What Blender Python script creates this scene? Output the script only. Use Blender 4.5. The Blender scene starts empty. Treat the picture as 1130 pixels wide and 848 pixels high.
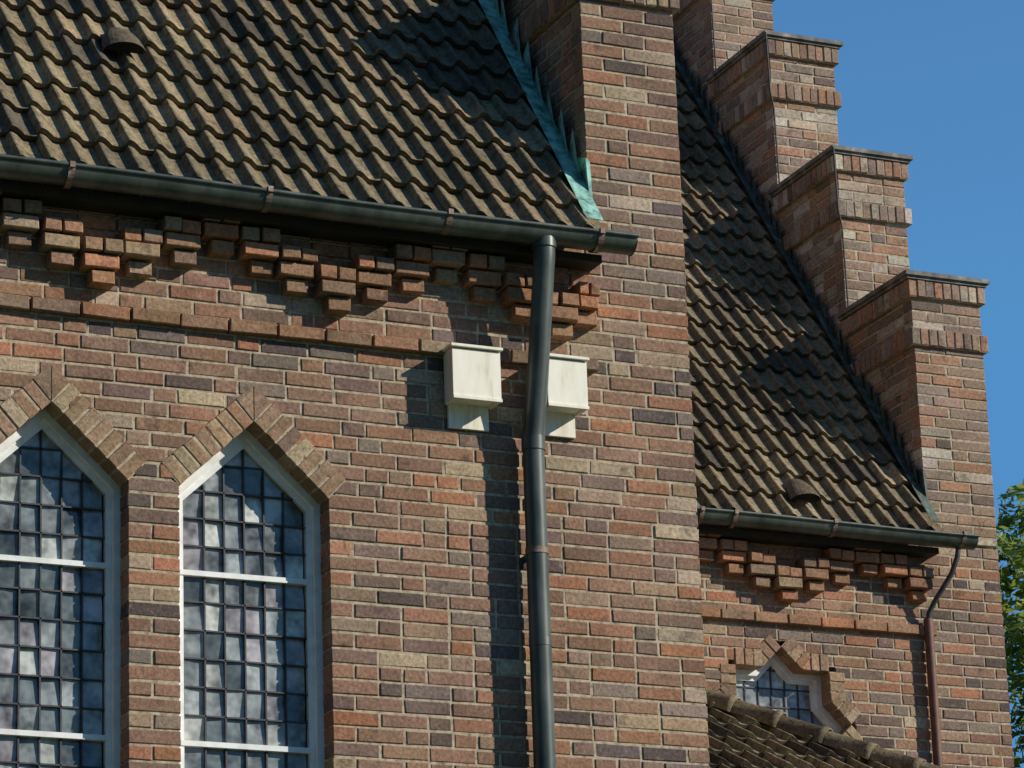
import bpy, math, random
from mathutils import Vector, Matrix
random.seed(7)
R=random.random
U=random.uniform
ZOOM=None
scene=bpy.context.scene
scene.view_settings.view_transform='Standard'
try: scene.view_settings.look='None'
except Exception: pass
scene.view_settings.exposure=0

# ---------------------------------------------------------------- materials
def mat(name):
    m=bpy.data.materials.new(name); m.use_nodes=True
    nt=m.node_tree; b=nt.nodes['Principled BSDF']
    return m,nt,b
def noise(nt,scale,detail=3,rough=.6,vec=None,dist=0):
    n=nt.nodes.new('ShaderNodeTexNoise'); n.inputs['Scale'].default_value=scale
    n.inputs['Detail'].default_value=min(detail,3); n.inputs['Roughness'].default_value=rough
    n.inputs['Distortion'].default_value=dist
    if vec is None:
        tc=nt.nodes.new('ShaderNodeTexCoord'); vec=tc.outputs['Object']
    nt.links.new(vec,n.inputs['Vector'])
    return n
def ramp(nt,src,pts):
    r=nt.nodes.new('ShaderNodeValToRGB')
    e=r.color_ramp.elements
    while len(e)<len(pts): e.new(.5)
    for i,(p,c) in enumerate(pts):
        e[i].position=p; e[i].color=(c[0],c[1],c[2],1) if hasattr(c,'__len__') else (c,c,c,1)
    nt.links.new(src,r.inputs['Fac']); return r
def mix(nt,a,b,f,mode='MIX'):
    m=nt.nodes.new('ShaderNodeMix'); m.data_type='RGBA'; m.blend_type=mode
    for s,v in ((0,f),(6,a),(7,b)):
        if hasattr(v,'is_linked'): nt.links.new(v,m.inputs[s])
        elif hasattr(v,'__len__'): m.inputs[s].default_value=(v[0],v[1],v[2],1)
        else: m.inputs[s].default_value=v
    return m.outputs[2]
def bump(nt,b,h,strength,dist):
    n=nt.nodes.new('ShaderNodeBump'); n.inputs['Strength'].default_value=strength; n.inputs['Distance'].default_value=dist
    nt.links.new(h,n.inputs['Height']); nt.links.new(n.outputs[0],b.inputs['Normal'])
def attr(nt):
    a=nt.nodes.new('ShaderNodeAttribute'); a.attribute_name='Col'; return a.outputs['Color']

def m_brick():
    m,nt,b=mat('weathered_brick')
    c=attr(nt)
    n1=noise(nt,52,3,.7); r1=ramp(nt,n1.outputs[0],[(.3,.62),(.5,1.0),(.7,1.36)])
    c=mix(nt,c,r1.outputs[0],1.0,'MULTIPLY')
    n2=noise(nt,2.2,2,.6); r2=ramp(nt,n2.outputs[0],[(.35,.82),(.65,1.14)])
    c=mix(nt,c,r2.outputs[0],1.0,'MULTIPLY')
    n3=noise(nt,14,3,.8); r3=ramp(nt,n3.outputs[0],[(.58,0),(.73,.45)])
    c=mix(nt,c,(.41,.325,.24),r3.outputs[0])
    n4=noise(nt,6,3,.8); r4=ramp(nt,n4.outputs[0],[(.28,.72),(.43,0)])
    c=mix(nt,c,(.055,.042,.034),r4.outputs[0])
    nt.links.new(c,b.inputs['Base Color']); b.inputs['Roughness'].default_value=.9
    b.inputs['Specular IOR Level'].default_value=.15
    bump(nt,b,n1.outputs[0],.6,.006)
    return m
def m_mortar():
    m,nt,b=mat('lime_mortar')
    n=noise(nt,26,3,.7); r=ramp(nt,n.outputs[0],[(.3,(.17,.13,.085)),(.5,(.39,.32,.22)),(.7,(.53,.45,.32))])
    nt.links.new(r.outputs[0],b.inputs['Base Color']); b.inputs['Roughness'].default_value=.95
    return m
def m_bricktex():
    m,nt,b=mat('brick_courses')
    tc=nt.nodes.new('ShaderNodeTexCoord'); sp=nt.nodes.new('ShaderNodeSeparateXYZ'); nt.links.new(tc.outputs['Object'],sp.inputs[0])
    ad=nt.nodes.new('ShaderNodeMath'); nt.links.new(sp.outputs[0],ad.inputs[0]); nt.links.new(sp.outputs[1],ad.inputs[1])
    cb=nt.nodes.new('ShaderNodeCombineXYZ'); nt.links.new(ad.outputs[0],cb.inputs[0]); nt.links.new(sp.outputs[2],cb.inputs[1])
    bt=nt.nodes.new('ShaderNodeTexBrick'); nt.links.new(cb.outputs[0],bt.inputs['Vector'])
    bt.inputs['Scale'].default_value=1; bt.inputs['Brick Width'].default_value=.252; bt.inputs['Row Height'].default_value=.077
    bt.inputs['Mortar Size'].default_value=.006
    bt.inputs['Color1'].default_value=(.25,.14,.09,1); bt.inputs['Color2'].default_value=(.13,.085,.065,1); bt.inputs['Mortar'].default_value=(.30,.25,.18,1)
    n=noise(nt,20,3,.6); r=ramp(nt,n.outputs[0],[(.3,.7),(.7,1.2)])
    c=mix(nt,bt.outputs[0],r.outputs[0],1.0,'MULTIPLY')
    nt.links.new(c,b.inputs['Base Color']); b.inputs['Roughness'].default_value=.9
    return m
def m_tile():
    m,nt,b=mat('mossy_clay_tile')
    c=attr(nt)
    n1=noise(nt,34,3,.8); r1=ramp(nt,n1.outputs[0],[(.3,.5),(.5,1.0),(.7,1.5)])
    c=mix(nt,c,r1.outputs[0],1.0,'MULTIPLY')
    n2=noise(nt,9,3,.8); r2=ramp(nt,n2.outputs[0],[(.52,0),(.68,.75)])
    c=mix(nt,c,(.045,.040,.017),r2.outputs[0])
    n3=noise(nt,1.1,2,.6); r3=ramp(nt,n3.outputs[0],[(.38,.72),(.6,1.08)])
    c=mix(nt,c,r3.outputs[0],1.0,'MULTIPLY')
    nt.links.new(c,b.inputs['Base Color']); b.inputs['Roughness'].default_value=.82
    b.inputs['Specular IOR Level'].default_value=.15
    bump(nt,b,n1.outputs[0],.6,.010)
    return m
def m_simple(name,pts,scale,rough,metal=0,bs=.2,bd=.003,bscale=60,spec=.5,stretch=None):
    m,nt,b=mat(name)
    vec=None
    if stretch:
        tc=nt.nodes.new('ShaderNodeTexCoord'); mp=nt.nodes.new('ShaderNodeMapping'); mp.inputs['Scale'].default_value=stretch
        nt.links.new(tc.outputs['Object'],mp.inputs[0]); vec=mp.outputs[0]
    n=noise(nt,scale,3,.65,vec); r=ramp(nt,n.outputs[0],pts)
    nt.links.new(r.outputs[0],b.inputs['Base Color']); b.inputs['Roughness'].default_value=rough; b.inputs['Metallic'].default_value=metal
    b.inputs['Specular IOR Level'].default_value=spec
    if bs:
        n5=noise(nt,bscale,2,.6,vec); bump(nt,b,n5.outputs[0],bs,bd)
    return m
def m_glass():
    m,nt,b=mat('leaded_cathedral_glass')
    c=attr(nt)
    n1=noise(nt,5,3,.8); r1=ramp(nt,n1.outputs[0],[(.34,.32),(.5,.95),(.64,1.6)])
    c=mix(nt,c,r1.outputs[0],1.0,'MULTIPLY')
    n2=noise(nt,60,2,.6)
    nt.links.new(c,b.inputs['Base Color']); b.inputs['Roughness'].default_value=.14
    b.inputs['Specular IOR Level'].default_value=.6
    bump(nt,b,n2.outputs[0],.3,.004)
    return m
def m_leaf():
    m,nt,b=mat('spring_leaf')
    c=attr(nt); nt.links.new(c,b.inputs['Base Color']); b.inputs['Roughness'].default_value=.6
    tr=nt.nodes.new('ShaderNodeBsdfTranslucent'); nt.links.new(c,tr.inputs[0])
    ms=nt.nodes.new('ShaderNodeMixShader'); ms.inputs[0].default_value=.45
    nt.links.new(b.outputs[0],ms.inputs[1]); nt.links.new(tr.outputs[0],ms.inputs[2])
    nt.links.new(ms.outputs[0],nt.nodes['Material Output'].inputs[0]); return m
BR=m_brick(); MO=m_mortar(); BT=m_bricktex(); TI=m_tile(); GL=m_glass(); LF=m_leaf()
ZN=m_simple('weathered_zinc',[(.3,(.030,.040,.034)),(.5,(.062,.075,.063)),(.72,(.115,.13,.11))],7,.38,.1,.15,.002,40,.55,(1,1,.35))
STRAP=m_simple('rusty_strap',[(.35,(.12,.10,.085)),(.55,(.18,.11,.07)),(.65,(.36,.34,.31))],9,.6,.2)
RUST=m_simple('red_brown_pipe_paint',[(.35,(.09,.035,.02)),(.6,(.15,.06,.035))],9,.6)
COP=m_simple('patinated_copper',[(.3,(.05,.07,.06)),(.42,(.12,.27,.22)),(.6,(.30,.56,.47))],13,.6,.0)
COPD=m_simple('dull_copper_flashing',[(.35,(.035,.04,.033)),(.55,(.07,.10,.08)),(.72,(.16,.25,.21))],13,.65,.0)
WP=m_simple('white_window_paint',[(.3,(.66,.66,.64)),(.6,(.82,.82,.80))],12,.5,0,.1)
WD=m_simple('pale_painted_wood',[(.25,(.60,.54,.42)),(.45,(.80,.75,.63)),(.7,(.86,.82,.71))],3.2,.7,0,.3,.0015,20,.3,(6,6,1.2))
LEAD=m_simple('lead_came',[(.3,(.02,.02,.022)),(.7,(.06,.06,.065))],20,.6)
COPE=m_simple('coping_slab',[(.3,(.07,.065,.06)),(.55,(.17,.16,.14)),(.7,(.32,.30,.27))],10,.8)
DARK=m_simple('dark_recess',[(.3,(.01,.01,.01)),(.7,(.02,.02,.02))],10,.9,0,0)
SHADE=m_simple('eaves_shade_dark',[(.3,(.018,.014,.01)),(.7,(.04,.03,.022))],10,.8)  # near-black colour standing in for the shade beneath the gutters
BARK=m_simple('tree_bark',[(.3,(.05,.035,.025)),(.7,(.12,.09,.065))],8,.9)
GRASS=m_simple('grass',[(.3,(.035,.055,.018)),(.6,(.07,.10,.03))],3,.9)

# ---------------------------------------------------------------- mesh helpers
class MB:
    def __init__(s): s.v=[]; s.f=[]; s.c=[]; s.m=[]
    def face(s,pts,col=(1,1,1),mi=0):
        i=len(s.v); s.v+= [tuple(p) for p in pts]; s.c+=[col]*len(pts); s.f.append(tuple(range(i,i+len(pts)))); s.m.append(mi)
    def box(s,a,b,col=(1,1,1),mi=0):
        x0,y0,z0=a;x1,y1,z1=b;i=len(s.v)
        s.v+=[(x0,y0,z0),(x1,y0,z0),(x1,y1,z0),(x0,y1,z0),(x0,y0,z1),(x1,y0,z1),(x1,y1,z1),(x0,y1,z1)]
        s.c+=[col]*8
        for f in ((0,3,2,1),(4,5,6,7),(0,1,5,4),(1,2,6,5),(2,3,7,6),(3,0,4,7)):
            s.f.append(tuple(i+k for k in f)); s.m.append(mi)
    def brick(s,o,u,w,n,a0,a1,b0,b1,front,back,col,ch=.004,jit=.0018):
        i=len(s.v)
        def P(a,b,c): return (o[0]+u[0]*a+w[0]*b+n[0]*c, o[1]+u[1]*a+w[1]*b+n[1]*c, o[2]+u[2]*a+w[2]*b+n[2]*c)
        j=lambda: U(-jit,jit)
        q=[(a0,b0),(a1,b0),(a1,b1),(a0,b1)]
        q=[(x+j(),y+j()) for x,y in q]
        sg=[(1,1),(-1,1),(-1,-1),(1,-1)]
        for x,y in q: s.v.append(P(x,y,back))
        for x,y in q: s.v.append(P(x,y,front-ch))
        tl=j()*.9
        for k,(x,y) in enumerate(q): s.v.append(P(x+sg[k][0]*ch,y+sg[k][1]*ch,front+j()*.6+tl*(1 if k in(0,3) else -1)))
        s.c+=[col]*12
        for k in range(4):
            l=(k+1)%4
            s.f.append((i+k,i+l,i+4+l,i+4+k)); s.f.append((i+4+k,i+4+l,i+8+l,i+8+k)); s.m+=[0,0]
        s.f.append((i+8,i+9,i+10,i+11)); s.m.append(0)
    def obj(s,name,mats,parent=None,smooth=False):
        me=bpy.data.meshes.new(name); me.from_pydata(s.v,[],s.f)
        ca=me.color_attributes.new('Col','FLOAT_COLOR','POINT')
        fl=[]
        for c in s.c: fl+=[c[0],c[1],c[2],1.0]
        ca.data.foreach_set('color',fl)
        if not isinstance(mats,(list,tuple)): mats=[mats]
        for m in mats: me.materials.append(m)
        me.polygons.foreach_set('material_index',s.m)
        if smooth: me.polygons.foreach_set('use_smooth',[True]*len(s.f))
        me.update()
        o=bpy.data.objects.new(name,me); scene.collection.objects.link(o)
        if parent: o.parent=parent
        return o
def empty(name):
    e=bpy.data.objects.new(name,None); scene.collection.objects.link(e); return e
def tube(name,pts,r,m,parent=None,res=10):
    cu=bpy.data.curves.new(name,'CURVE'); cu.dimensions='3D'; sp=cu.splines.new('POLY'); sp.points.add(len(pts)-1)
    for i,p in enumerate(pts): sp.points[i].co=(p[0],p[1],p[2],1)
    cu.bevel_depth=r; cu.bevel_resolution=res; cu.use_fill_caps=True
    sp.use_smooth=True
    cu.materials.append(m); o=bpy.data.objects.new(name,cu); scene.collection.objects.link(o)
    if parent: o.parent=parent
    return o

PAL=[((.235,.142,.098),28),((.262,.150,.097),22),((.185,.122,.096),19),((.295,.150,.092),11),((.345,.160,.09),5),((.29,.20,.133),11),((.115,.084,.074),9),((.37,.285,.195),4),((.21,.157,.127),8)]
PALG=[((.28,.19,.135),24),((.31,.19,.125),20),((.25,.185,.145),20),((.33,.18,.115),8),((.36,.29,.22),16),((.46,.40,.32),7),((.17,.125,.10),5)]
PALC=[((.26,.15,.092),30),((.30,.16,.092),25),((.36,.17,.092),13),((.21,.14,.095),15),((.30,.215,.142),12)]
PALH=[((.27,.175,.11),30),((.31,.205,.13),28),((.24,.16,.11),20),((.31,.17,.10),8),((.36,.27,.175),12)]
def pick(pal):
    t=R()*sum(w for _,w in pal)
    for c,w in pal:
        t-=w
        if t<=0: break
    k=U(.86,1.15); return (c[0]*k*U(.96,1.04),c[1]*k*U(.97,1.03),c[2]*k*U(.94,1.06))
CO=.077; J=.0125
X=(1,0,0);Y=(0,1,0);Z=(0,0,1);NY=(0,-1,0);NX=(-1,0,0)
def subtract(iv,forb):
    out=[iv]
    for a,b in forb:
        nn=[]
        for c,d in out:
            if b<=c or a>=d: nn.append((c,d)); continue
            if a>c: nn.append((c,a))
            if b<d: nn.append((b,d))
        out=nn
    return [(c,d) for c,d in out if d-c>.02]
def wall(B,o,u,n,z0,z1,iv,depth=.11,pal=PAL,core=None,coredepth=.35):
    k0=int(math.ceil(z0/CO-1e-6)); k1=int(round(z1/CO))
    prev=None;pz=None
    for k in range(k0,k1):
        zc=(k+.5)*CO; L=iv(zc)
        for (a,b) in L:
            x=a; first=True
            hd=(k%2==0)
            while x<b-.01:
                if first: w=.115 if hd else .24; 
                else: w=.24 if R()<.66 else .115
                if first and a<-5: w=U(.06,.24)
                e=x+w
                if b-e<.075: e=b
                lip=U(-.002,.003)
                B.brick(o,u,Z,n,x,e,k*CO+J/2+U(-.0018,.0018),(k+1)*CO-J/2+U(-.0018,.0018),lip,-depth,pick(pal))
                x=e+J*U(.8,1.25); first=False
        if core is not None:
            if prev is not None and (prev!=L):
                coreseg(core,o,u,n,prev,pz,k*CO,coredepth); pz=k*CO
            if prev is None: pz=k*CO
            prev=L
    if core is not None and prev is not None: coreseg(core,o,u,n,prev,pz,k1*CO,coredepth)
def coreseg(C,o,u,n,L,za,zb,dep):
    for a,b in L:
        p0=[o[i]+u[i]*(a+.006)-n[i]*.0048 for i in range(3)]; p1=[o[i]+u[i]*(b-.006)-n[i]*dep for i in range(3)]
        C.box((min(p0[0],p1[0]),min(p0[1],p1[1]),za),(max(p0[0],p1[0]),max(p0[1],p1[1]),zb))

church=empty('brick_church')
SL=1.38; TH=math.atan(SL); D=.91; H=1.28; NST=5

# ---------------------------------------------------------------- window geometry
SPR=6.75; APX=7.11; HW=.385; SILL=3.2
WINS=[-1.395,-2.425,-3.455,-4.485]
def hood_forbid(z,xc):
    if z<SILL or z>7.205: return []
    if z<SPR: return [(xc-HW,xc+HW)]
    hm=HW*(7.205-z)/.36; h=min(hm,HW+(z-SPR)*.9)
    return [(xc-h,xc+h)]
def near_iv(z):
    f=[]
    for xc in WINS: f+=hood_forbid(z,xc)
    return subtract((-6.0,1.02),f)
nb=MB(); nc=MB()
KT=107
wall(nb,(0,0,0),X,NY,0,KT*CO,near_iv,.2,PAL,nc,.35)
def hood(B,o,u,n,xc,pts_in,thick,front,back,pal,count=7):
    (x0,z0),(x1,z1)=pts_in
    L=math.hypot(x1-x0,z1-z0); dx,dz=(x1-x0)/L,(z1-z0)/L
    for sgn in (1,-1):
        for i in range(count):
            t0=i*L/count+J/2; t1=(i+1)*L/count-J/2
            uu=tuple(u[k]*dx*sgn+Z[k]*dz for k in range(3)); ww=tuple(u[k]*(dz)*sgn*1.0+Z[k]*(-dx) for k in range(3))
            ww=tuple(-c for c in ww) if ww[2]<0 else ww
            base=tuple(o[k]+u[k]*(xc+sgn*(x0))+Z[k]*z0 for k in range(3))
            cr=Vector(uu).cross(Vector(ww)).dot(Vector(n))
            th=thick+U(-.003,.003)
            if cr>0: B.brick(base,uu,ww,n,t0,t1,0,th,front+U(0,.003),back,pick(pal))
            else: B.brick(base,tuple(-c for c in uu),ww,n,-t1,-t0,0,th,front+U(0,.003),back,pick(pal))
for xc in WINS:
    hood(nb,(0,0,0),X,NY,xc,((HW,SPR),(0,APX)),.14,.004,-.2,PALH,7)
    for s in (1,-1):
        a=(xc+s*(HW+.002),SPR+.004);b=(xc,APX+.006);c=(xc,APX+.186);d=(xc+s*(HW+.088),SPR+.098)
        q=[a,b,c,d]; 
        F=[(x,-.0008,z) for x,z in q]; Bk=[(x,.25,z) for x,z in q]
        if s>0: F=F[::-1];Bk=Bk[::-1]
        nc.face(F); nc.face(Bk[::-1])
        for i in range(4):
            j=(i+1)%4; nc.face([F[j],F[i],Bk[i],Bk[j]])
        q=[(xc+s*.003,APX+.006),(xc+s*.003,APX+.183),(xc+s*.090,APX+.106)]
        if s<0: q=q[::-1]
        col=pick(PALH)
        nb.face([(x,-.0055,z) for x,z in q][::-1],col)
        for i in range(3):
            j=(i+1)%3; nb.face([(q[j][0],-.0055,q[j][1]),(q[i][0],-.0055,q[i][1]),(q[i][0],.02,q[i][1]),(q[j][0],.02,q[j][1])],col)
    for i in range(7):
        w=2*HW/7; nb.brick((xc-HW+i*w,0,SILL-.08),X,Z,NY,.005,w-.005,.0,.07,.03,-.2,pick(PALC))

def window(xc,name):
    fr=MB(); gy=.165
    def ring(ho,hi,y0,y1,bo,bi):
        def pent2(h,b):
            return [(xc-h,b),(xc+h,b),(xc+h,SPR-(HW-h)*.45),(xc,APX-(HW-h)*1.42),(xc-h,SPR-(HW-h)*.45)]
        O=pent2(ho,bo);I=pent2(hi,bi)
        for i in range(5):
            j=(i+1)%5
            fr.face([(O[i][0],y0,O[i][1]),(O[j][0],y0,O[j][1]),(I[j][0],y0,I[j][1]),(I[i][0],y0,I[i][1])])
            fr.face([(I[i][0],y0,I[i][1]),(I[j][0],y0,I[j][1]),(I[j][0],y1,I[j][1]),(I[i][0],y1,I[i][1])])
    ring(HW+.02,HW-.035,.115,.14,SILL,SILL+.06)
    ring(HW-.035,HW-.066,.14,.175,SILL+.06,SILL+.09)
    for i in range(5):
        z=6.36-.84*i
        if z>SILL+.1: fr.box((xc-HW+.05,.135,z-.013),(xc+HW-.05,.18,z+.013))
    o=fr.obj(name+'_frame',WP,church)
    g=MB(); ld=MB()
    x0=xc-.31; cw=.62/6
    edges=[]
    for i in range(6):
        bot=6.36-.84*(i+1)
        for r in range(6): edges.append(bot+.84*r/6)
    edges=sorted(set([round(e,4) for e in edges if e>SILL]+[6.36+.14*i for i in range(0,6)]))
    for a,b in zip(edges[:-1],edges[1:]):
        for c in range(6):
            xa=x0+c*cw; xb=xa+cw
            k=U(.72,1.25); t=R()
            col=(.255,.275,.27) if t<.5 else ((.285,.265,.27) if t<.66 else ((.12,.14,.14) if t<.84 else (.40,.41,.375)))
            col=tuple(q*k for q in col)
            ty=U(-.006,.006); tz=U(-.007,.007)
            g.face([(xa,gy-ty-tz,a),(xb,gy+ty-tz,a),(xb,gy+ty+tz,b),(xa,gy-ty+tz,b)],col)
        ld.box((xc-.33,gy-.015,a-.004),(xc+.33,gy+.012,a+.004))
    for c in range(1,6):
        xa=x0+c*cw; top=APX-.1-abs(xa-xc)*.95
        ld.box((xa-.004,gy-.015,SILL),(xa+.004,gy+.012,top))
    g.obj(name+'_glass',GL,church); ld.obj(name+'_lead',LEAD,church)
for i,xc in enumerate(WINS): window(xc,'window_%d'%(i+1))

# ---------------------------------------------------------------- cornice
def cornice(B,x0,x1,y,dz,xb,pal):
    w=1.22/6; o=(0,y,dz)
    i0=int(math.floor((x0-xb)/w)); i1=int(math.ceil((x1-xb)/w))
    for i in range(i0,i1+1):
        xc=xb+i*w; xa=xc-w/2; xe=min(xc+w/2,x1)
        if xa<x0 or xe-xa<.06: continue
        L=3-min(i%6,6-i%6)
        zb=lambda k: 7.931-CO*k
        sj=U(-.015,.015)
        for k in range(-2,L+1):
            z0=zb(k)+J/2;z1=zb(k)+CO-J/2
            if k==L:
                hw=.058; cx=min(xc+.012,xe-hw)
                B.brick(o,X,Z,NY,cx-hw+sj,cx+hw+sj,z0,z1,.075+U(-.018,.012),-.02,pick(pal))
            elif k==L-1:
                B.brick(o,X,Z,NY,xa+J*.8+sj*.5,xe-J*1.2+sj*.5,z0,z1,.112+U(-.018,.012),-.02,pick(pal))
            elif k==L-2:
                m=xa+(xe-xa)*(.5+U(-.04,.04))
                B.brick(o,X,Z,NY,xa+J/2,m-J/2,z0,z1,.124+U(-.018,.006),-.02,pick(pal)); B.brick(o,X,Z,NY,m+J/2,xe-J/2,z0,z1,.124+U(-.018,.006),-.02,pick(pal))
            else:
                B.brick(o,X,Z,NY,xa+J/2,xe-J/2,z0,z1,.012+U(-.003,.003),-.02,pick(pal))
    x=x0-.07; first=True
    while x<x1-.05:
        e=min(x+.24,x1)
        B.brick(o,X,Z,NY,max(x,x0),e,7.546+J/2,7.623-J/2,.042+U(-.003,.003),-.02,pick(pal)); x=e+J
cornice(nb,-6,.47,0,0,-.98,PALC)

# ---------------------------------------------------------------- stepped gable
def gable(xl,xr,yf,dz,pal,name):
    g=MB(); co=MB(); cp=MB()
    ztop=[10.18+dz+i*H for i in range(NST+1)]
    base=KT*CO+dz
    for n in range(NST+1):
        za=base if n==0 else ztop[n-1]-.03; zb=ztop[n]-.035
        wall(g,(0,yf+n*D,0),X,NY,za,zb,lambda z:[(xl,xr)],.112,pal)
        y0=yf+n*D+.0048; y1=yf+10-n*D
        z0=(base if n==0 else ztop[n-1]-.035)
        co.box((xl+.005,y0,z0),(xr-.001,y1,zb))
    co.box((xl+.007,yf+.36,0),(xr-.001,yf+10,base))
    def siv(z):
        n=0
        while n<NST and z>ztop[n]-.035: n+=1
        ys=n*D+.123; ye=min(5.0,(z-8.53-dz)/SL+.35)
        return [(-(yf+ye),-(yf+ys))] if ye>ys+.03 else []
    wall(g,(xl,0,0),(0,-1,0),NX,base-.0,ztop[-1]-.035,siv,.1,pal)
    for n in range(NST+1):
        y0=yf+n*D; y1=y0+D+.04 if n<NST else yf+10-n*D; zt=ztop[n]
        cp.box((xl-.06,y0-.06,zt-.028),(xr+.06,y1 if n<NST else y1+.06,zt+.003))
        cp.box((xl-.042,y0-.042,zt-.05),(xr+.042,y1 if n<NST else y1+.042,zt-.028))
        if n<NST:
            cp.box((xl-.06,yf+10-n*D-D,zt-.032),(xr+.06,yf+10-n*D+.06,zt+.003))
        for (zb,zh,pr) in ((zt-.05-.125,.12,.032),(zt-.05-.125-3*CO-.125,.12,.032)):
            x=xl-pr; cnt=9; w=(xr-xl+2*pr)/cnt
            for i in range(cnt):
                g.brick((0,y0,0),X,Z,NY,x+i*w+.004,x+(i+1)*w-.004,zb,zb+zh,pr+U(-.004,.004),-.05,pick(pal))
            yy=y0+.03
            while yy<y1-.05:
                g.brick((xl,0,0),(0,-1,0),Z,NX,-(yy+.064),-yy,zb,zb+zh,pr+U(-.004,.004),-.05,pick(pal)); yy+=.076
            co.box((xl-pr+.008,y0-pr+.008,zb-.002),(xr+pr-.008,y1-.01,zb+zh+.002))
    g.obj(name+'_bricks',BR,church)
    c=co.obj(name+'_core',[MO,BT],church)
    for p in c.data.polygons:
        if p.normal.x>.5 or p.normal.y>.5: p.material_index=1
    cp.obj(name+'_copings',COPE,church)
gable(.47,1.02,0,0,PAL,'near_gable')
DZ=.18
gable(5.40,5.96,5.0,DZ,PALG,'far_gable')

# ---------------------------------------------------------------- far facade
SX,SZ,SR=4.21,7.08,.50
fb=MB(); fc=MB()
def far_iv(z):
    dzv=abs(z-SZ); h=0; a=SR/math.sqrt(2)+.05
    if dzv<a: h=a
    if SR+.07-dzv>h: h=SR+.07-dzv
    return subtract((1.02,5.96),[(SX-h,SX+h)] if h>0 else [])
wall(fb,(0,5.0,0),X,NY,0,(KT+2)*CO,far_iv,.2,PAL,fc,.35)
fc.box((1.03,5.36,0),(1.3,6,8))
P=[]
rn=SR*math.cos(math.pi/4)/math.cos(math.pi/8)
for k in range(16):
    a=math.pi/2-k*math.pi/8; r=SR if k%2==0 else rn
    P.append((SX+r*math.cos(a),SZ+r*math.sin(a)))
for k in range(16):
    a=Vector(P[k]);b=Vector(P[(k+1)%16]); d=b-a;L=d.length;d/=L; nrm=Vector((-d.y,d.x))
    cnt=3
    for i in range(cnt):
        t0=i*L/cnt+.004;t1=(i+1)*L/cnt-.004
        uu=(-d.x,0,-d.y); ww=(nrm.x,0,nrm.y)
        o=(a.x,5.0,a.y)
        cr=Vector(uu).cross(Vector(ww)).y
        if cr<0: fb.brick(o,uu,ww,NY,-t1,-t0,0,.115,.003+U(0,.004),-.18,pick(PALH))
        else: fb.brick(o,(d.x,0,d.y),ww,NY,t0,t1,0,.115,.003+U(0,.004),-.18,pick(PALH))
    q=[a+nrm*.002,b+nrm*.002,b+nrm*.108,a+nrm*.108]
    F=[(p.x,5.001+.0003*k,p.y) for p in q]; fc.face(F); 
    fc.face([(q[0].x,5.001,q[0].y),(q[1].x,5.001,q[1].y),(q[1].x,5.2,q[1].y),(q[0].x,5.2,q[0].y)])
sf=MB()
for k in range(16):
    a=Vector(P[k]);b=Vector(P[(k+1)%16]); c=Vector((SX,SZ))
    for (r0,r1,y0,y1) in ((1.03,.90,5.12,5.15),(.90,.82,5.15,5.18)):
        A=c+(a-c)*r0;Bq=c+(b-c)*r0;A1=c+(a-c)*r1;B1=c+(b-c)*r1
        sf.face([(A.x,y0,A.y),(Bq.x,y0,Bq.y),(B1.x,y0,B1.y),(A1.x,y0,A1.y)])
        sf.face([(A1.x,y0,A1.y),(B1.x,y0,B1.y),(B1.x,y1,B1.y),(A1.x,y1,A1.y)])
sf.obj('star_window_frame',WP,church)
sg=MB(); sl=MB()
for i in range(10):
    for j in range(8):
        xa=SX-.5+i*.1; za=SZ-.5+j*.125; k=U(.6,1.2); ty=U(-.002,.002)
        sg.face([(xa,5.175-ty,za),(xa+.1,5.175+ty,za),(xa+.1,5.175+ty,za+.125),(xa,5.175-ty,za+.125)],(.34*k,.36*k,.36*k))
for i in range(1,10): sl.box((SX-.5+i*.1-.004,5.166,SZ-.5),(SX-.5+i*.1+.004,5.18,SZ+.45))
for j in range(1,8): sl.box((SX-.5,5.166,SZ-.5+j*.125-.004),(SX+.5,5.18,SZ-.5+j*.125+.004))
sg.obj('star_window_glass',GL,church); sl.obj('star_window_lead',LEAD,church)
cornice(fb,1.05,5.40,5.0,DZ,3.03,PALC)
nb.obj('near_wall_bricks',BR,church); nc.obj('near_wall_mortar',MO,church)
fb.obj('far_wall_bricks',BR,church); fc.obj('far_wall_mortar',MO,church)
sb=MB(); sb.box((-6,-.155,8.098),(.46,.1,8.14)); sb.box((1.04,4.845,8.098+DZ),(5.39,5.1,8.14+DZ)); sb.obj('eaves_shade_boards',SHADE,church)  # dark boards put the gutter's shade into the gap above the cornice
rw=MB(); rw.box((-6,.36,0),(-5.6,10,8.4)); rw.box((-5.6,9.6,0),(.4,10,8.4)); rw.box((1.1,14.6,0),(5.4,15,8.5)); rw.box((-6.02,-.0005,0),(-6.001,.36,8.2))
rw.box((.49,10,0),(1.02,15,8.4))
rw.face([(-6,0.3,8.4),(-6,9.7,8.4),(-6,5,15.1)][::-1])
rw.obj('rear_walls',BT,church)

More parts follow.
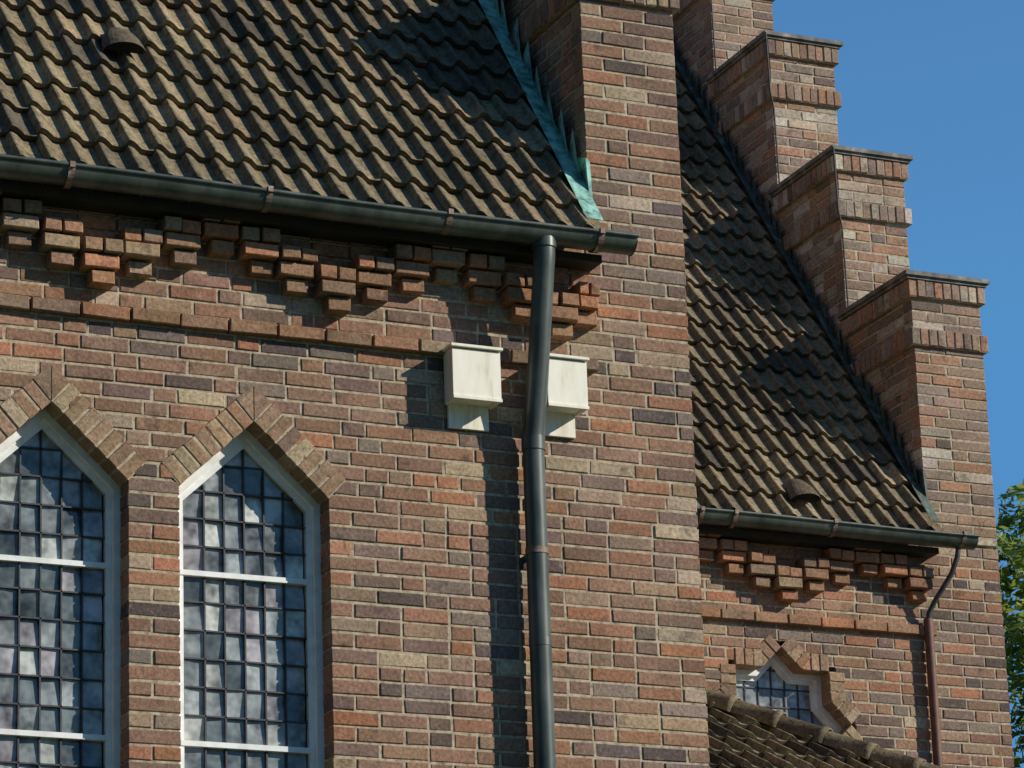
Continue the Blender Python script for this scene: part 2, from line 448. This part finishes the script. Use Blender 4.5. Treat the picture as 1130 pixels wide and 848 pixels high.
# ---------------------------------------------------------------- tiled roofs
def tilecol():
    k=U(.74,1.2); t=R()
    c=(.205,.162,.098) if t<.6 else ((.165,.132,.083) if t<.8 else ((.245,.182,.110) if t<.93 else (.100,.082,.058)))
    return tuple(q*k for q in c)
def prof(t):
    t=t%1.0
    if t<.10: return .042*math.sin(t/.10*math.pi/2)
    if t<.58: return .042*math.cos((t-.10)/.48*math.pi/2)**1.1
    return -.004*math.sin((t-.58)/.42*math.pi)
TS=[0,.035,.07,.10,.20,.32,.44,.58,.72,.86]
def tiles(name,O,s,n,u0,u1,nrow,e=.25,clip=None,wave=.15,m=TI,moss=.1):
    T=MB(); tw=wave*2
    qs=[(i+t)*.5 for i in (0,1) for t in TS]+[1.0]; cols=len(qs)
    s=Vector(s);n=Vector(n);O=Vector(O); lumps=[]
    ncol=int(math.ceil((u1-u0)/tw))
    for r in range(nrow):
        for c in range(ncol):
            ub=u1-(c+1)*tw; col=tilecol(); jo=U(-.008,.008); jh=U(0,.006); js=U(-.005,.005); ju=U(-.003,.003)
            i0=len(T.v)
            rowsS=[(e*r+e+.03,-.018),(e*r+e*.5,.002),(e*r+.010,.0215),(e*r,.019),(e*r,.019),(e*r+.002,-.010)]
            for ri,(ss,hh) in enumerate(rowsS):
                for q in range(cols):
                    uu=ub+tw*qs[q]*1.01+ju
                    hx=prof(2*qs[q]) if q<cols-1 else prof(0)
                    ssx=ss+jo*(ri>0)+js*(qs[q]-.5)
                    if uu>u1: uu=u1
                    if uu<u0: uu=u0
                    if clip:
                        lim=clip(ssx)
                        if uu>lim: uu=lim
                    p=O+Vector((uu,0,0))+s*ssx+n*(hh+hx+jh)
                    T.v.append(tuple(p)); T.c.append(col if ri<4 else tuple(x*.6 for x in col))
            for ri in (0,1,2,4):
                for q in range(cols-1):
                    a=i0+ri*cols+q
                    T.f.append((a,a+cols,a+cols+1,a+1)); T.m.append(0)
            if R()<moss and u0+.1<ub<u1-tw:
                w=R()*2; hx=prof(w); uu=ub+w*wave
                if not(clip and uu>clip(e*r)-.05): lumps.append((O+Vector((uu,0,0))+s*(e*r+U(-.005,.03))+n*(.02+hx),U(.008,.022)))
    for p,rr in lumps:
        i0=len(T.v); a=U(.6,1.5); col=(.045*a,.045*a,.018*a)
        T.v.append(tuple(p+n*rr*.8)); T.c.append(col)
        for ring,(rad,hh) in enumerate(((.7,.5),(1,0))):
            for q in range(7):
                an=q*math.tau/7; k=rr*rad*U(.75,1.25)
                T.v.append(tuple(p+Vector((1,0,0))*math.cos(an)*k*1.3+s*math.sin(an)*k+n*(rr*hh-.004*ring))); T.c.append(col)
        for q in range(7):
            T.f.append((i0,i0+1+q,i0+1+(q+1)%7)); T.f.append((i0+1+q,i0+8+q,i0+8+(q+1)%7,i0+1+(q+1)%7)); T.m+=[0,0]
    return T.obj(name,m,church,True)
sv=Vector((0,1,SL)).normalized(); nv=Vector((0,-SL,1)).normalized()
def eave_origin(y0,dz,ye): return (0,y0+ye,8.53+dz+SL*ye-.03)
nrow=int((5.0+.2)/(.25*sv.y))+1
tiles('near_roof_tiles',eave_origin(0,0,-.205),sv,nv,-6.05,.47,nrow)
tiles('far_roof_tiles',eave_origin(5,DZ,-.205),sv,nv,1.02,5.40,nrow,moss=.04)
ru=MB()
for (x0,x1,y0,dz) in ((-6.03,.46,0,0),(1.03,5.39,5,DZ)):
    zt=8.53+dz+5*SL
    ru.face([(x0,y0-.15,8.53+dz-.15*SL-.09),(x1,y0-.15,8.53+dz-.15*SL-.09),(x1,y0+5,zt-.09),(x0,y0+5,zt-.09)],(.1,.08,.05))
    ru.face([(x1,y0+10.2,8.53+dz-.2*SL),(x0,y0+10.2,8.53+dz-.2*SL),(x0,y0+5,zt),(x1,y0+5,zt)],(.12,.09,.06))
ru.obj('roof_rear_slopes',TI,church)
def ridge(name,a,b,r=.11,step=.36,m=TI):
    a=Vector(a);b=Vector(b);d=(b-a);L=d.length;d/=L
    side=d.cross(Vector((0,0,1))).normalized(); up=side.cross(d).normalized()
    T=MB(); k=int(L/step)+1
    for i in range(k):
        t0=i*step-.04;t1=(i+1)*step; col=tilecol(); i0=len(T.v)
        prof_=[(t0,r*1.0),(t0,r*1.12),(t0+.05,r*1.12),(t0+.055,r*1.02),(t1,r*.92)]
        jx=side*U(-.006,.006)+up*U(-.005,.005)
        for (t,rr) in prof_:
            for q in range(11):
                an=math.pi*(q/10)*1.1-.05*math.pi
                p=a+d*t+side*math.cos(an)*rr+up*(math.sin(an)*rr)+jx
                T.v.append(tuple(p)); T.c.append(col)
        for ri in range(4):
            for q in range(10):
                A=i0+ri*11+q; T.f.append((A,A+1,A+12,A+11)); T.m.append(0)
    return T.obj(name,m,church,True)
ridge('near_ridge',(-6,5,8.53+5*SL),(.47,5,8.53+5*SL)); ridge('far_ridge',(1.02,10,8.71+5*SL),(5.4,10,8.71+5*SL))

def vent(name,x,y,z):
    T=MB(); s=sv;n=nv; O=Vector((x,y,z)); nr=8;nq=14
    for r in range(nr+1):
        t=r/nr; rad=math.sin((1-t)*math.pi/2)**.6 if t<1 else 0
        for q in range(nq+1):
            an=math.pi*q/nq
            p=O+Vector((1,0,0))*math.cos(an)*.115*rad+s*(t*.26-.02*math.sin(an))+n*(math.sin(an)*.085*rad+.03)
            T.v.append(tuple(p));T.c.append((.11,.085,.058))
    for r in range(nr):
        for q in range(nq):
            a=r*(nq+1)+q; T.f.append((a,a+1,a+nq+2,a+nq+1)); T.m.append(0)
    T.face([O+Vector((1,0,0))*math.cos(math.pi*q/nq)*.105+s*.02+n*(math.sin(math.pi*q/nq)*.075+.03) for q in range(nq+1)],(0,0,0),1)
    return T.obj(name,[TI,DARK],church,False)
vent('roof_vent_near',-1.92,.43,8.53+.43*SL); vent('roof_vent_far',4.38,4.88,8.71-.12*SL)

# ---------------------------------------------------------------- copper flashing
def flashing(name,xl,y0,dz,m,top=4.8,sc=1.0):
    T=MB(); y=.02
    while y<top:
        z=8.53+dz+SL*y
        L=U(.24,.30)*sc; w=.15*sc; out=U(.035,.08)*sc
        a=Vector((xl-.014,y0+y,z-.02)); b=Vector((xl-.014,y0+y+w,z-.02+SL*w))
        tip=Vector((xl-out,y0+y+.01,z+L+.06)); ml=Vector((xl-.03-out*.5,y0+y-.035*sc,z+L*.5)); mr=Vector((xl-.016,y0+y+w*.9,z+L*.75+.09))
        T.face([a,ml,tip,mr,b][::-1]); 
        y+=.135*sc
    ws=.10*sc
    p0=Vector((xl-.012,y0-.2,8.53+dz-.2*SL+.06)); p1=Vector((xl-.012,y0+top,8.53+dz+top*SL+.06))
    T.face([p0+Vector((-ws,0,.01)),p0,p1,p1+Vector((-ws,0,.01))])
    xs=xl-.008
    T.face([(xs,y0-.05,8.53+dz-.12),(xs,y0+.1,8.53+dz+.06),(xs,y0+.10,8.53+dz+.24),(xs,y0-.012,8.53+dz+.20),(xs-.01,y0-.04,8.53+dz+.1)][::-1])
    T.face([(xs,y0-.013,8.53+dz-.05),(xs+.03,y0-.013,8.53+dz-.02),(xs+.022,y0-.013,8.53+dz+.18),(xs,y0-.013,8.53+dz+.20)])
    T.obj(name,m,church)
flashing('copper_flashing_near',.47,0,0,COP); flashing('flashing_far',5.40,5.0,DZ,COPD,sc=.7)

# ---------------------------------------------------------------- gutters
def gutter(name,x0,x1,yc,zl,r=.076,straps=()):
    T=MB(); K=14; xs=[x0+(x1-x0)*i/24 for i in range(25)]
    for x in xs:
        sag=.006*math.sin(x*2.1)
        for k in range(K+1):
            an=math.pi+math.pi*k/K
            T.v.append((x,yc+math.cos(an)*r,zl+math.sin(an)*r+sag)); T.c.append((1,1,1))
    for i in range(24):
        for k in range(K):
            a=i*(K+1)+k; T.f.append((a,a+K+1,a+K+2,a+1)); T.m.append(0)
    for xe in (x0,x1):
        T.face([(xe,yc+math.cos(math.pi+math.pi*k/K)*r,zl+math.sin(math.pi+math.pi*k/K)*r) for k in range(K+1)])
    T.obj(name,ZN,church,True)
    tube(name+'_bead',[(x,yc-r-.004,zl+.006*math.sin(x*2.1)) for x in xs],.011,ZN,church,4)
    S=MB()
    for x in straps:
        for k in range(K):
            pts=[]
            for kk in (k,k+1):
                an=math.pi*.93+math.pi*1.05*kk/K
                pts.append((yc+math.cos(an)*(r+.006),zl+math.sin(an)*(r+.006)))
            S.face([(x-.016,pts[0][0],pts[0][1]),(x+.016,pts[0][0],pts[0][1]),(x+.016,pts[1][0],pts[1][1]),(x-.016,pts[1][0],pts[1][1])])
        S.box((x-.013,yc-r-.02,zl-.01),(x+.013,yc-r+.01,zl+.018))
    if straps: S.obj(name+'_straps',STRAP,church)
gutter('gutter_near',-6.05,.585,-.25,8.195,straps=(-5.3,-4.35,-3.4,-2.43,-1.42,-.46,.38))
gutter('gutter_far',1.05,5.61,4.755,8.38,straps=(1.6,2.5,3.5,3.75,4.5,5.5))

dp=[(.09,-.25,8.15),(.09,-.25,8.06),(.088,-.24,8.0),(.072,-.15,7.42),(.062,-.104,7.16),(.06,-.098,7.08),(.06,-.098,0)]
tube('downpipe',dp,.055,ZN,church,14)
tube('downpipe_collar_top',[(.09,-.25,8.15),(.09,-.25,8.10)],.062,ZN,church,14)
tube('downpipe_collar_mid',[(.0605,-.0995,7.14),(.06,-.098,7.07)],.060,ZN,church,14)
tube('downpipe_collar_low',[(.06,-.098,6.10),(.06,-.098,6.06)],.0575,ZN,church,14)
tube('downpipe_strap',[(.06,-.098,6.56),(.06,-.098,6.53)],.059,STRAP,church,14)
bk=MB(); bk.box((.05,-.05,6.53),(.07,0,6.56)); bk.obj('downpipe_bracket',STRAP,church)
tube('downpipe_far_swanneck',[(5.49,4.755,8.31),(5.48,4.76,8.24),(5.45,4.80,8.13),(5.36,4.90,7.95),(5.335,4.94,7.88),(5.33,4.95,7.80)],.018,LEAD,church,8)
tube('downpipe_far',[(5.33,4.95,7.84),(5.33,4.95,5.0)],.032,RUST,church,10)
for n in (1,2,3):
    zt=10.36+n*H; y=5+n*D
    tube('lightning_wire_%d'%n,[(5.34,y-.07,zt-.02),(5.36,y-.05,zt-.5),(5.40,y-.02,zt-.62),(5.41,y-.02,zt-H+.02)],.007,LEAD,church,3)

# ---------------------------------------------------------------- annex hipped roof
k=.632; AZ=7.185; run=2.8
sa=Vector((0,1,k)).normalized(); na=Vector((0,-k,1)).normalized()
ey=5-run; ez=AZ-k*run
slen=run/sa.y
def hipclip(s): 
    y=ey+s*sa.y; return 3.425+(5.0-y)
nr=int(slen/.27)
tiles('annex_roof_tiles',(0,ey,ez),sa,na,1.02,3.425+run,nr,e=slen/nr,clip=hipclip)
an=MB()
an.face([(1.03,ey,ez-.06),(3.425+run,ey,ez-.06),(3.425,5,AZ-.06),(1.03,5,AZ-.06)],(.1,.08,.05))
an.face([(3.425+run,ey,ez),(3.425+run,5,ez),(3.425,5,AZ)],(.12,.09,.06))
an.obj('annex_roof_deck',TI,church)
ridge('annex_hip_tiles',(3.425+run,ey,ez+.02),(3.425,5.0,AZ+.02),.095,.33)
aw=MB(); aw.box((1.03,ey+.25,0),(3.425+run-.25,4.99,ez-.1)); aw.obj('annex_walls',BT,church)

# ---------------------------------------------------------------- nest boxes
def nestbox(x0,x1,z0,z1,dep=.125):
    T=MB()
    T.box((x0+.02,-.022,z0-.115),(x1-.015,-.003,z1+.01))
    T.box((x0,-dep,z0),(x0+.018,-.022,z1))
    T.box((x1-.018,-dep,z0),(x1,-.022,z1))
    T.box((x0-.004,-dep-.018,z0+.004),(x1+.004,-dep-.001,z1-.006))
    T.box((x0+.018,-dep+.002,z0+.01),(x1-.018,-.022,z0+.026))
    T.box((x0+.018,-dep-.0005,z1-.02),(x1-.018,-.022,z1-.004))
    T.box((x0-.014,-dep-.034,z1+.001),(x1+.014,-.001,z1+.016))
    T.box((x0-.006,-dep-.026,z0+.0),(x1+.006,-dep-.0185,z0+.018))
    o=T.obj('nest_box',WD)
    bv=o.modifiers.new('b','BEVEL'); bv.width=.002; bv.segments=2
    return o
nestbox(-.385,-.130,7.29,7.56); nestbox(.135,.35,7.30,7.56)

# ---------------------------------------------------------------- trees
def leaves(Lm,clumps,n,rnd,s0,s1,br):
    for i in range(n):
        c,r=clumps[rnd.randrange(len(clumps))]
        v=Vector((rnd.gauss(0,1),rnd.gauss(0,1),rnd.gauss(0,1))); v=v.normalized()*r*rnd.random()**.4
        p=c+v; s=rnd.uniform(s0,s1)
        d=Vector((rnd.gauss(0,1),rnd.gauss(0,1),rnd.gauss(0,.7))).normalized(); q=d.orthogonal().normalized()
        kk=rnd.uniform(.6,1.3)*br; col=(.22*kk,.29*kk,.035*kk) if rnd.random()<.7 else (.30*kk,.34*kk,.05*kk)
        Lm.face([p-d*s,p+q*s*.6,p+d*s,p-q*s*.6],col)
def tree(cx,cy,rad,cz,rz,n,seed,s0=.06,s1=.11,nc=130,br=1,nl=40,cr=(.45,1.0)):
    rnd=random.Random(seed); e=empty('deciduous_tree')
    T=MB()
    def limb(a,b,r0,r1):
        a=Vector(a);b=Vector(b);d=(b-a).normalized();s=d.orthogonal().normalized();t=d.cross(s);i0=len(T.v)
        for p,r in ((a,r0),(b,r1)):
            for q in range(8):
                an=q*math.pi/4; T.v.append(tuple(p+s*math.cos(an)*r+t*math.sin(an)*r)); T.c.append((1,1,1))
        for q in range(8): T.f.append((i0+q,i0+(q+1)%8,i0+8+(q+1)%8,i0+8+q)); T.m.append(0)
    limb((cx,cy,0),(cx+.2,cy,cz-rz*.3),.38,.25); limb((cx+.2,cy,cz-rz*.3),(cx,cy,cz+rz*.7),.25,.05)
    clumps=[]
    for i in range(nc):
        while True:
            v=Vector((rnd.uniform(-1,1),rnd.uniform(-1,1),rnd.uniform(-1,1)))
            if .35<v.length<1: break
        c=Vector((cx+v.x*rad,cy+v.y*rad,cz+v.z*rz)); clumps.append((c,rnd.uniform(*cr)))
        if i<nl: limb((cx+.1,cy,max(2.5,cz-rz*.6+v.z*rz*.5)),c,.09,.015)
    T.obj('trunk_and_limbs',BARK,e,True)
    Lm=MB(); leaves(Lm,clumps,n,rnd,s0,s1,br)
    Lm.obj('foliage',LF,e)
tree(21.1,23.7,4.9,10.9,5.2,70000,3)
tree(30,30,5,9,5,9000,5,.1,.2)
for i,(x,y,rd,cz,rz) in enumerate(((-14.5,5,4.6,13,9),(-14,-5,4.2,12.5,9),(-19,15,5.5,12,9),(-21,-14,5.5,12,9),(-16,-29,5.5,11,8.5),(-4,-36,5.5,11,8.5))):  # out-of-view trees added to block sky light and deepen the shaded sides
    tree(x,y,rd,cz,rz,3600,20+i,.35,.6,70,.45,14,(.9,1.6))

g=MB(); g.face([(-400,-400,0),(400,-400,0),(400,400,0),(-400,400,0)]); g.obj('ground',GRASS)

# ---------------------------------------------------------------- light
sd=Vector((1.35,-1.0,.9)).normalized()
sun=bpy.data.lights.new('sun','SUN'); sun.energy=5.0; sun.angle=math.radians(.5); sun.color=(1,.94,.82)
so=bpy.data.objects.new('sun',sun); scene.collection.objects.link(so); so.rotation_euler=sd.to_track_quat('Z','Y').to_euler()
w=bpy.data.worlds.new('World'); scene.world=w; w.use_nodes=True
nt=w.node_tree; bg=nt.nodes['Background']; sk=nt.nodes.new('ShaderNodeTexSky'); sk.sky_type='NISHITA'; sk.sun_disc=False
sk.sun_elevation=math.asin(sd.z); sk.sun_rotation=math.atan2(sd.x,sd.y); sk.air_density=1.0; sk.dust_density=.0; sk.ozone_density=3.0
tint=mix(nt,sk.outputs[0],(.72,1.22,1.45),1.0,'MULTIPLY')
cap=mix(nt,tint,(.85,2.75,5.8),1.0,'DARKEN')
nt.links.new(cap,bg.inputs[0]); bg.inputs[1].default_value=.10

# ---------------------------------------------------------------- camera
yaw,pit,rol=[math.radians(a) for a in (24.73,17.92,1.98)]
f=Vector((math.sin(yaw)*math.cos(pit),math.cos(yaw)*math.cos(pit),math.sin(pit)))
r=Vector((math.cos(yaw),-math.sin(yaw),0)); d=f.cross(r)
r2=r*math.cos(rol)+d*math.sin(rol); d2=-r*math.sin(rol)+d*math.cos(rol)
cam=bpy.data.cameras.new('camera'); co=bpy.data.objects.new('camera',cam); scene.collection.objects.link(co)
m=Matrix(((r2.x,-d2.x,-f.x,-7.563),(r2.y,-d2.y,-f.y,-16.42),(r2.z,-d2.z,-f.z,1.6),(0,0,0,1)))
co.matrix_world=m
cam.sensor_width=36; cam.lens=4144/1130*36; cam.clip_end=2000; cam.clip_start=.1
if ZOOM:
    zf,zx,zy=ZOOM; cam.lens*=zf; cam.shift_x=(zx-512)/1024*zf; cam.shift_y=(384-zy)/1024*zf
scene.camera=co
print('objs',len(bpy.data.objects),'verts',sum(len(m.vertices) for m in bpy.data.meshes))
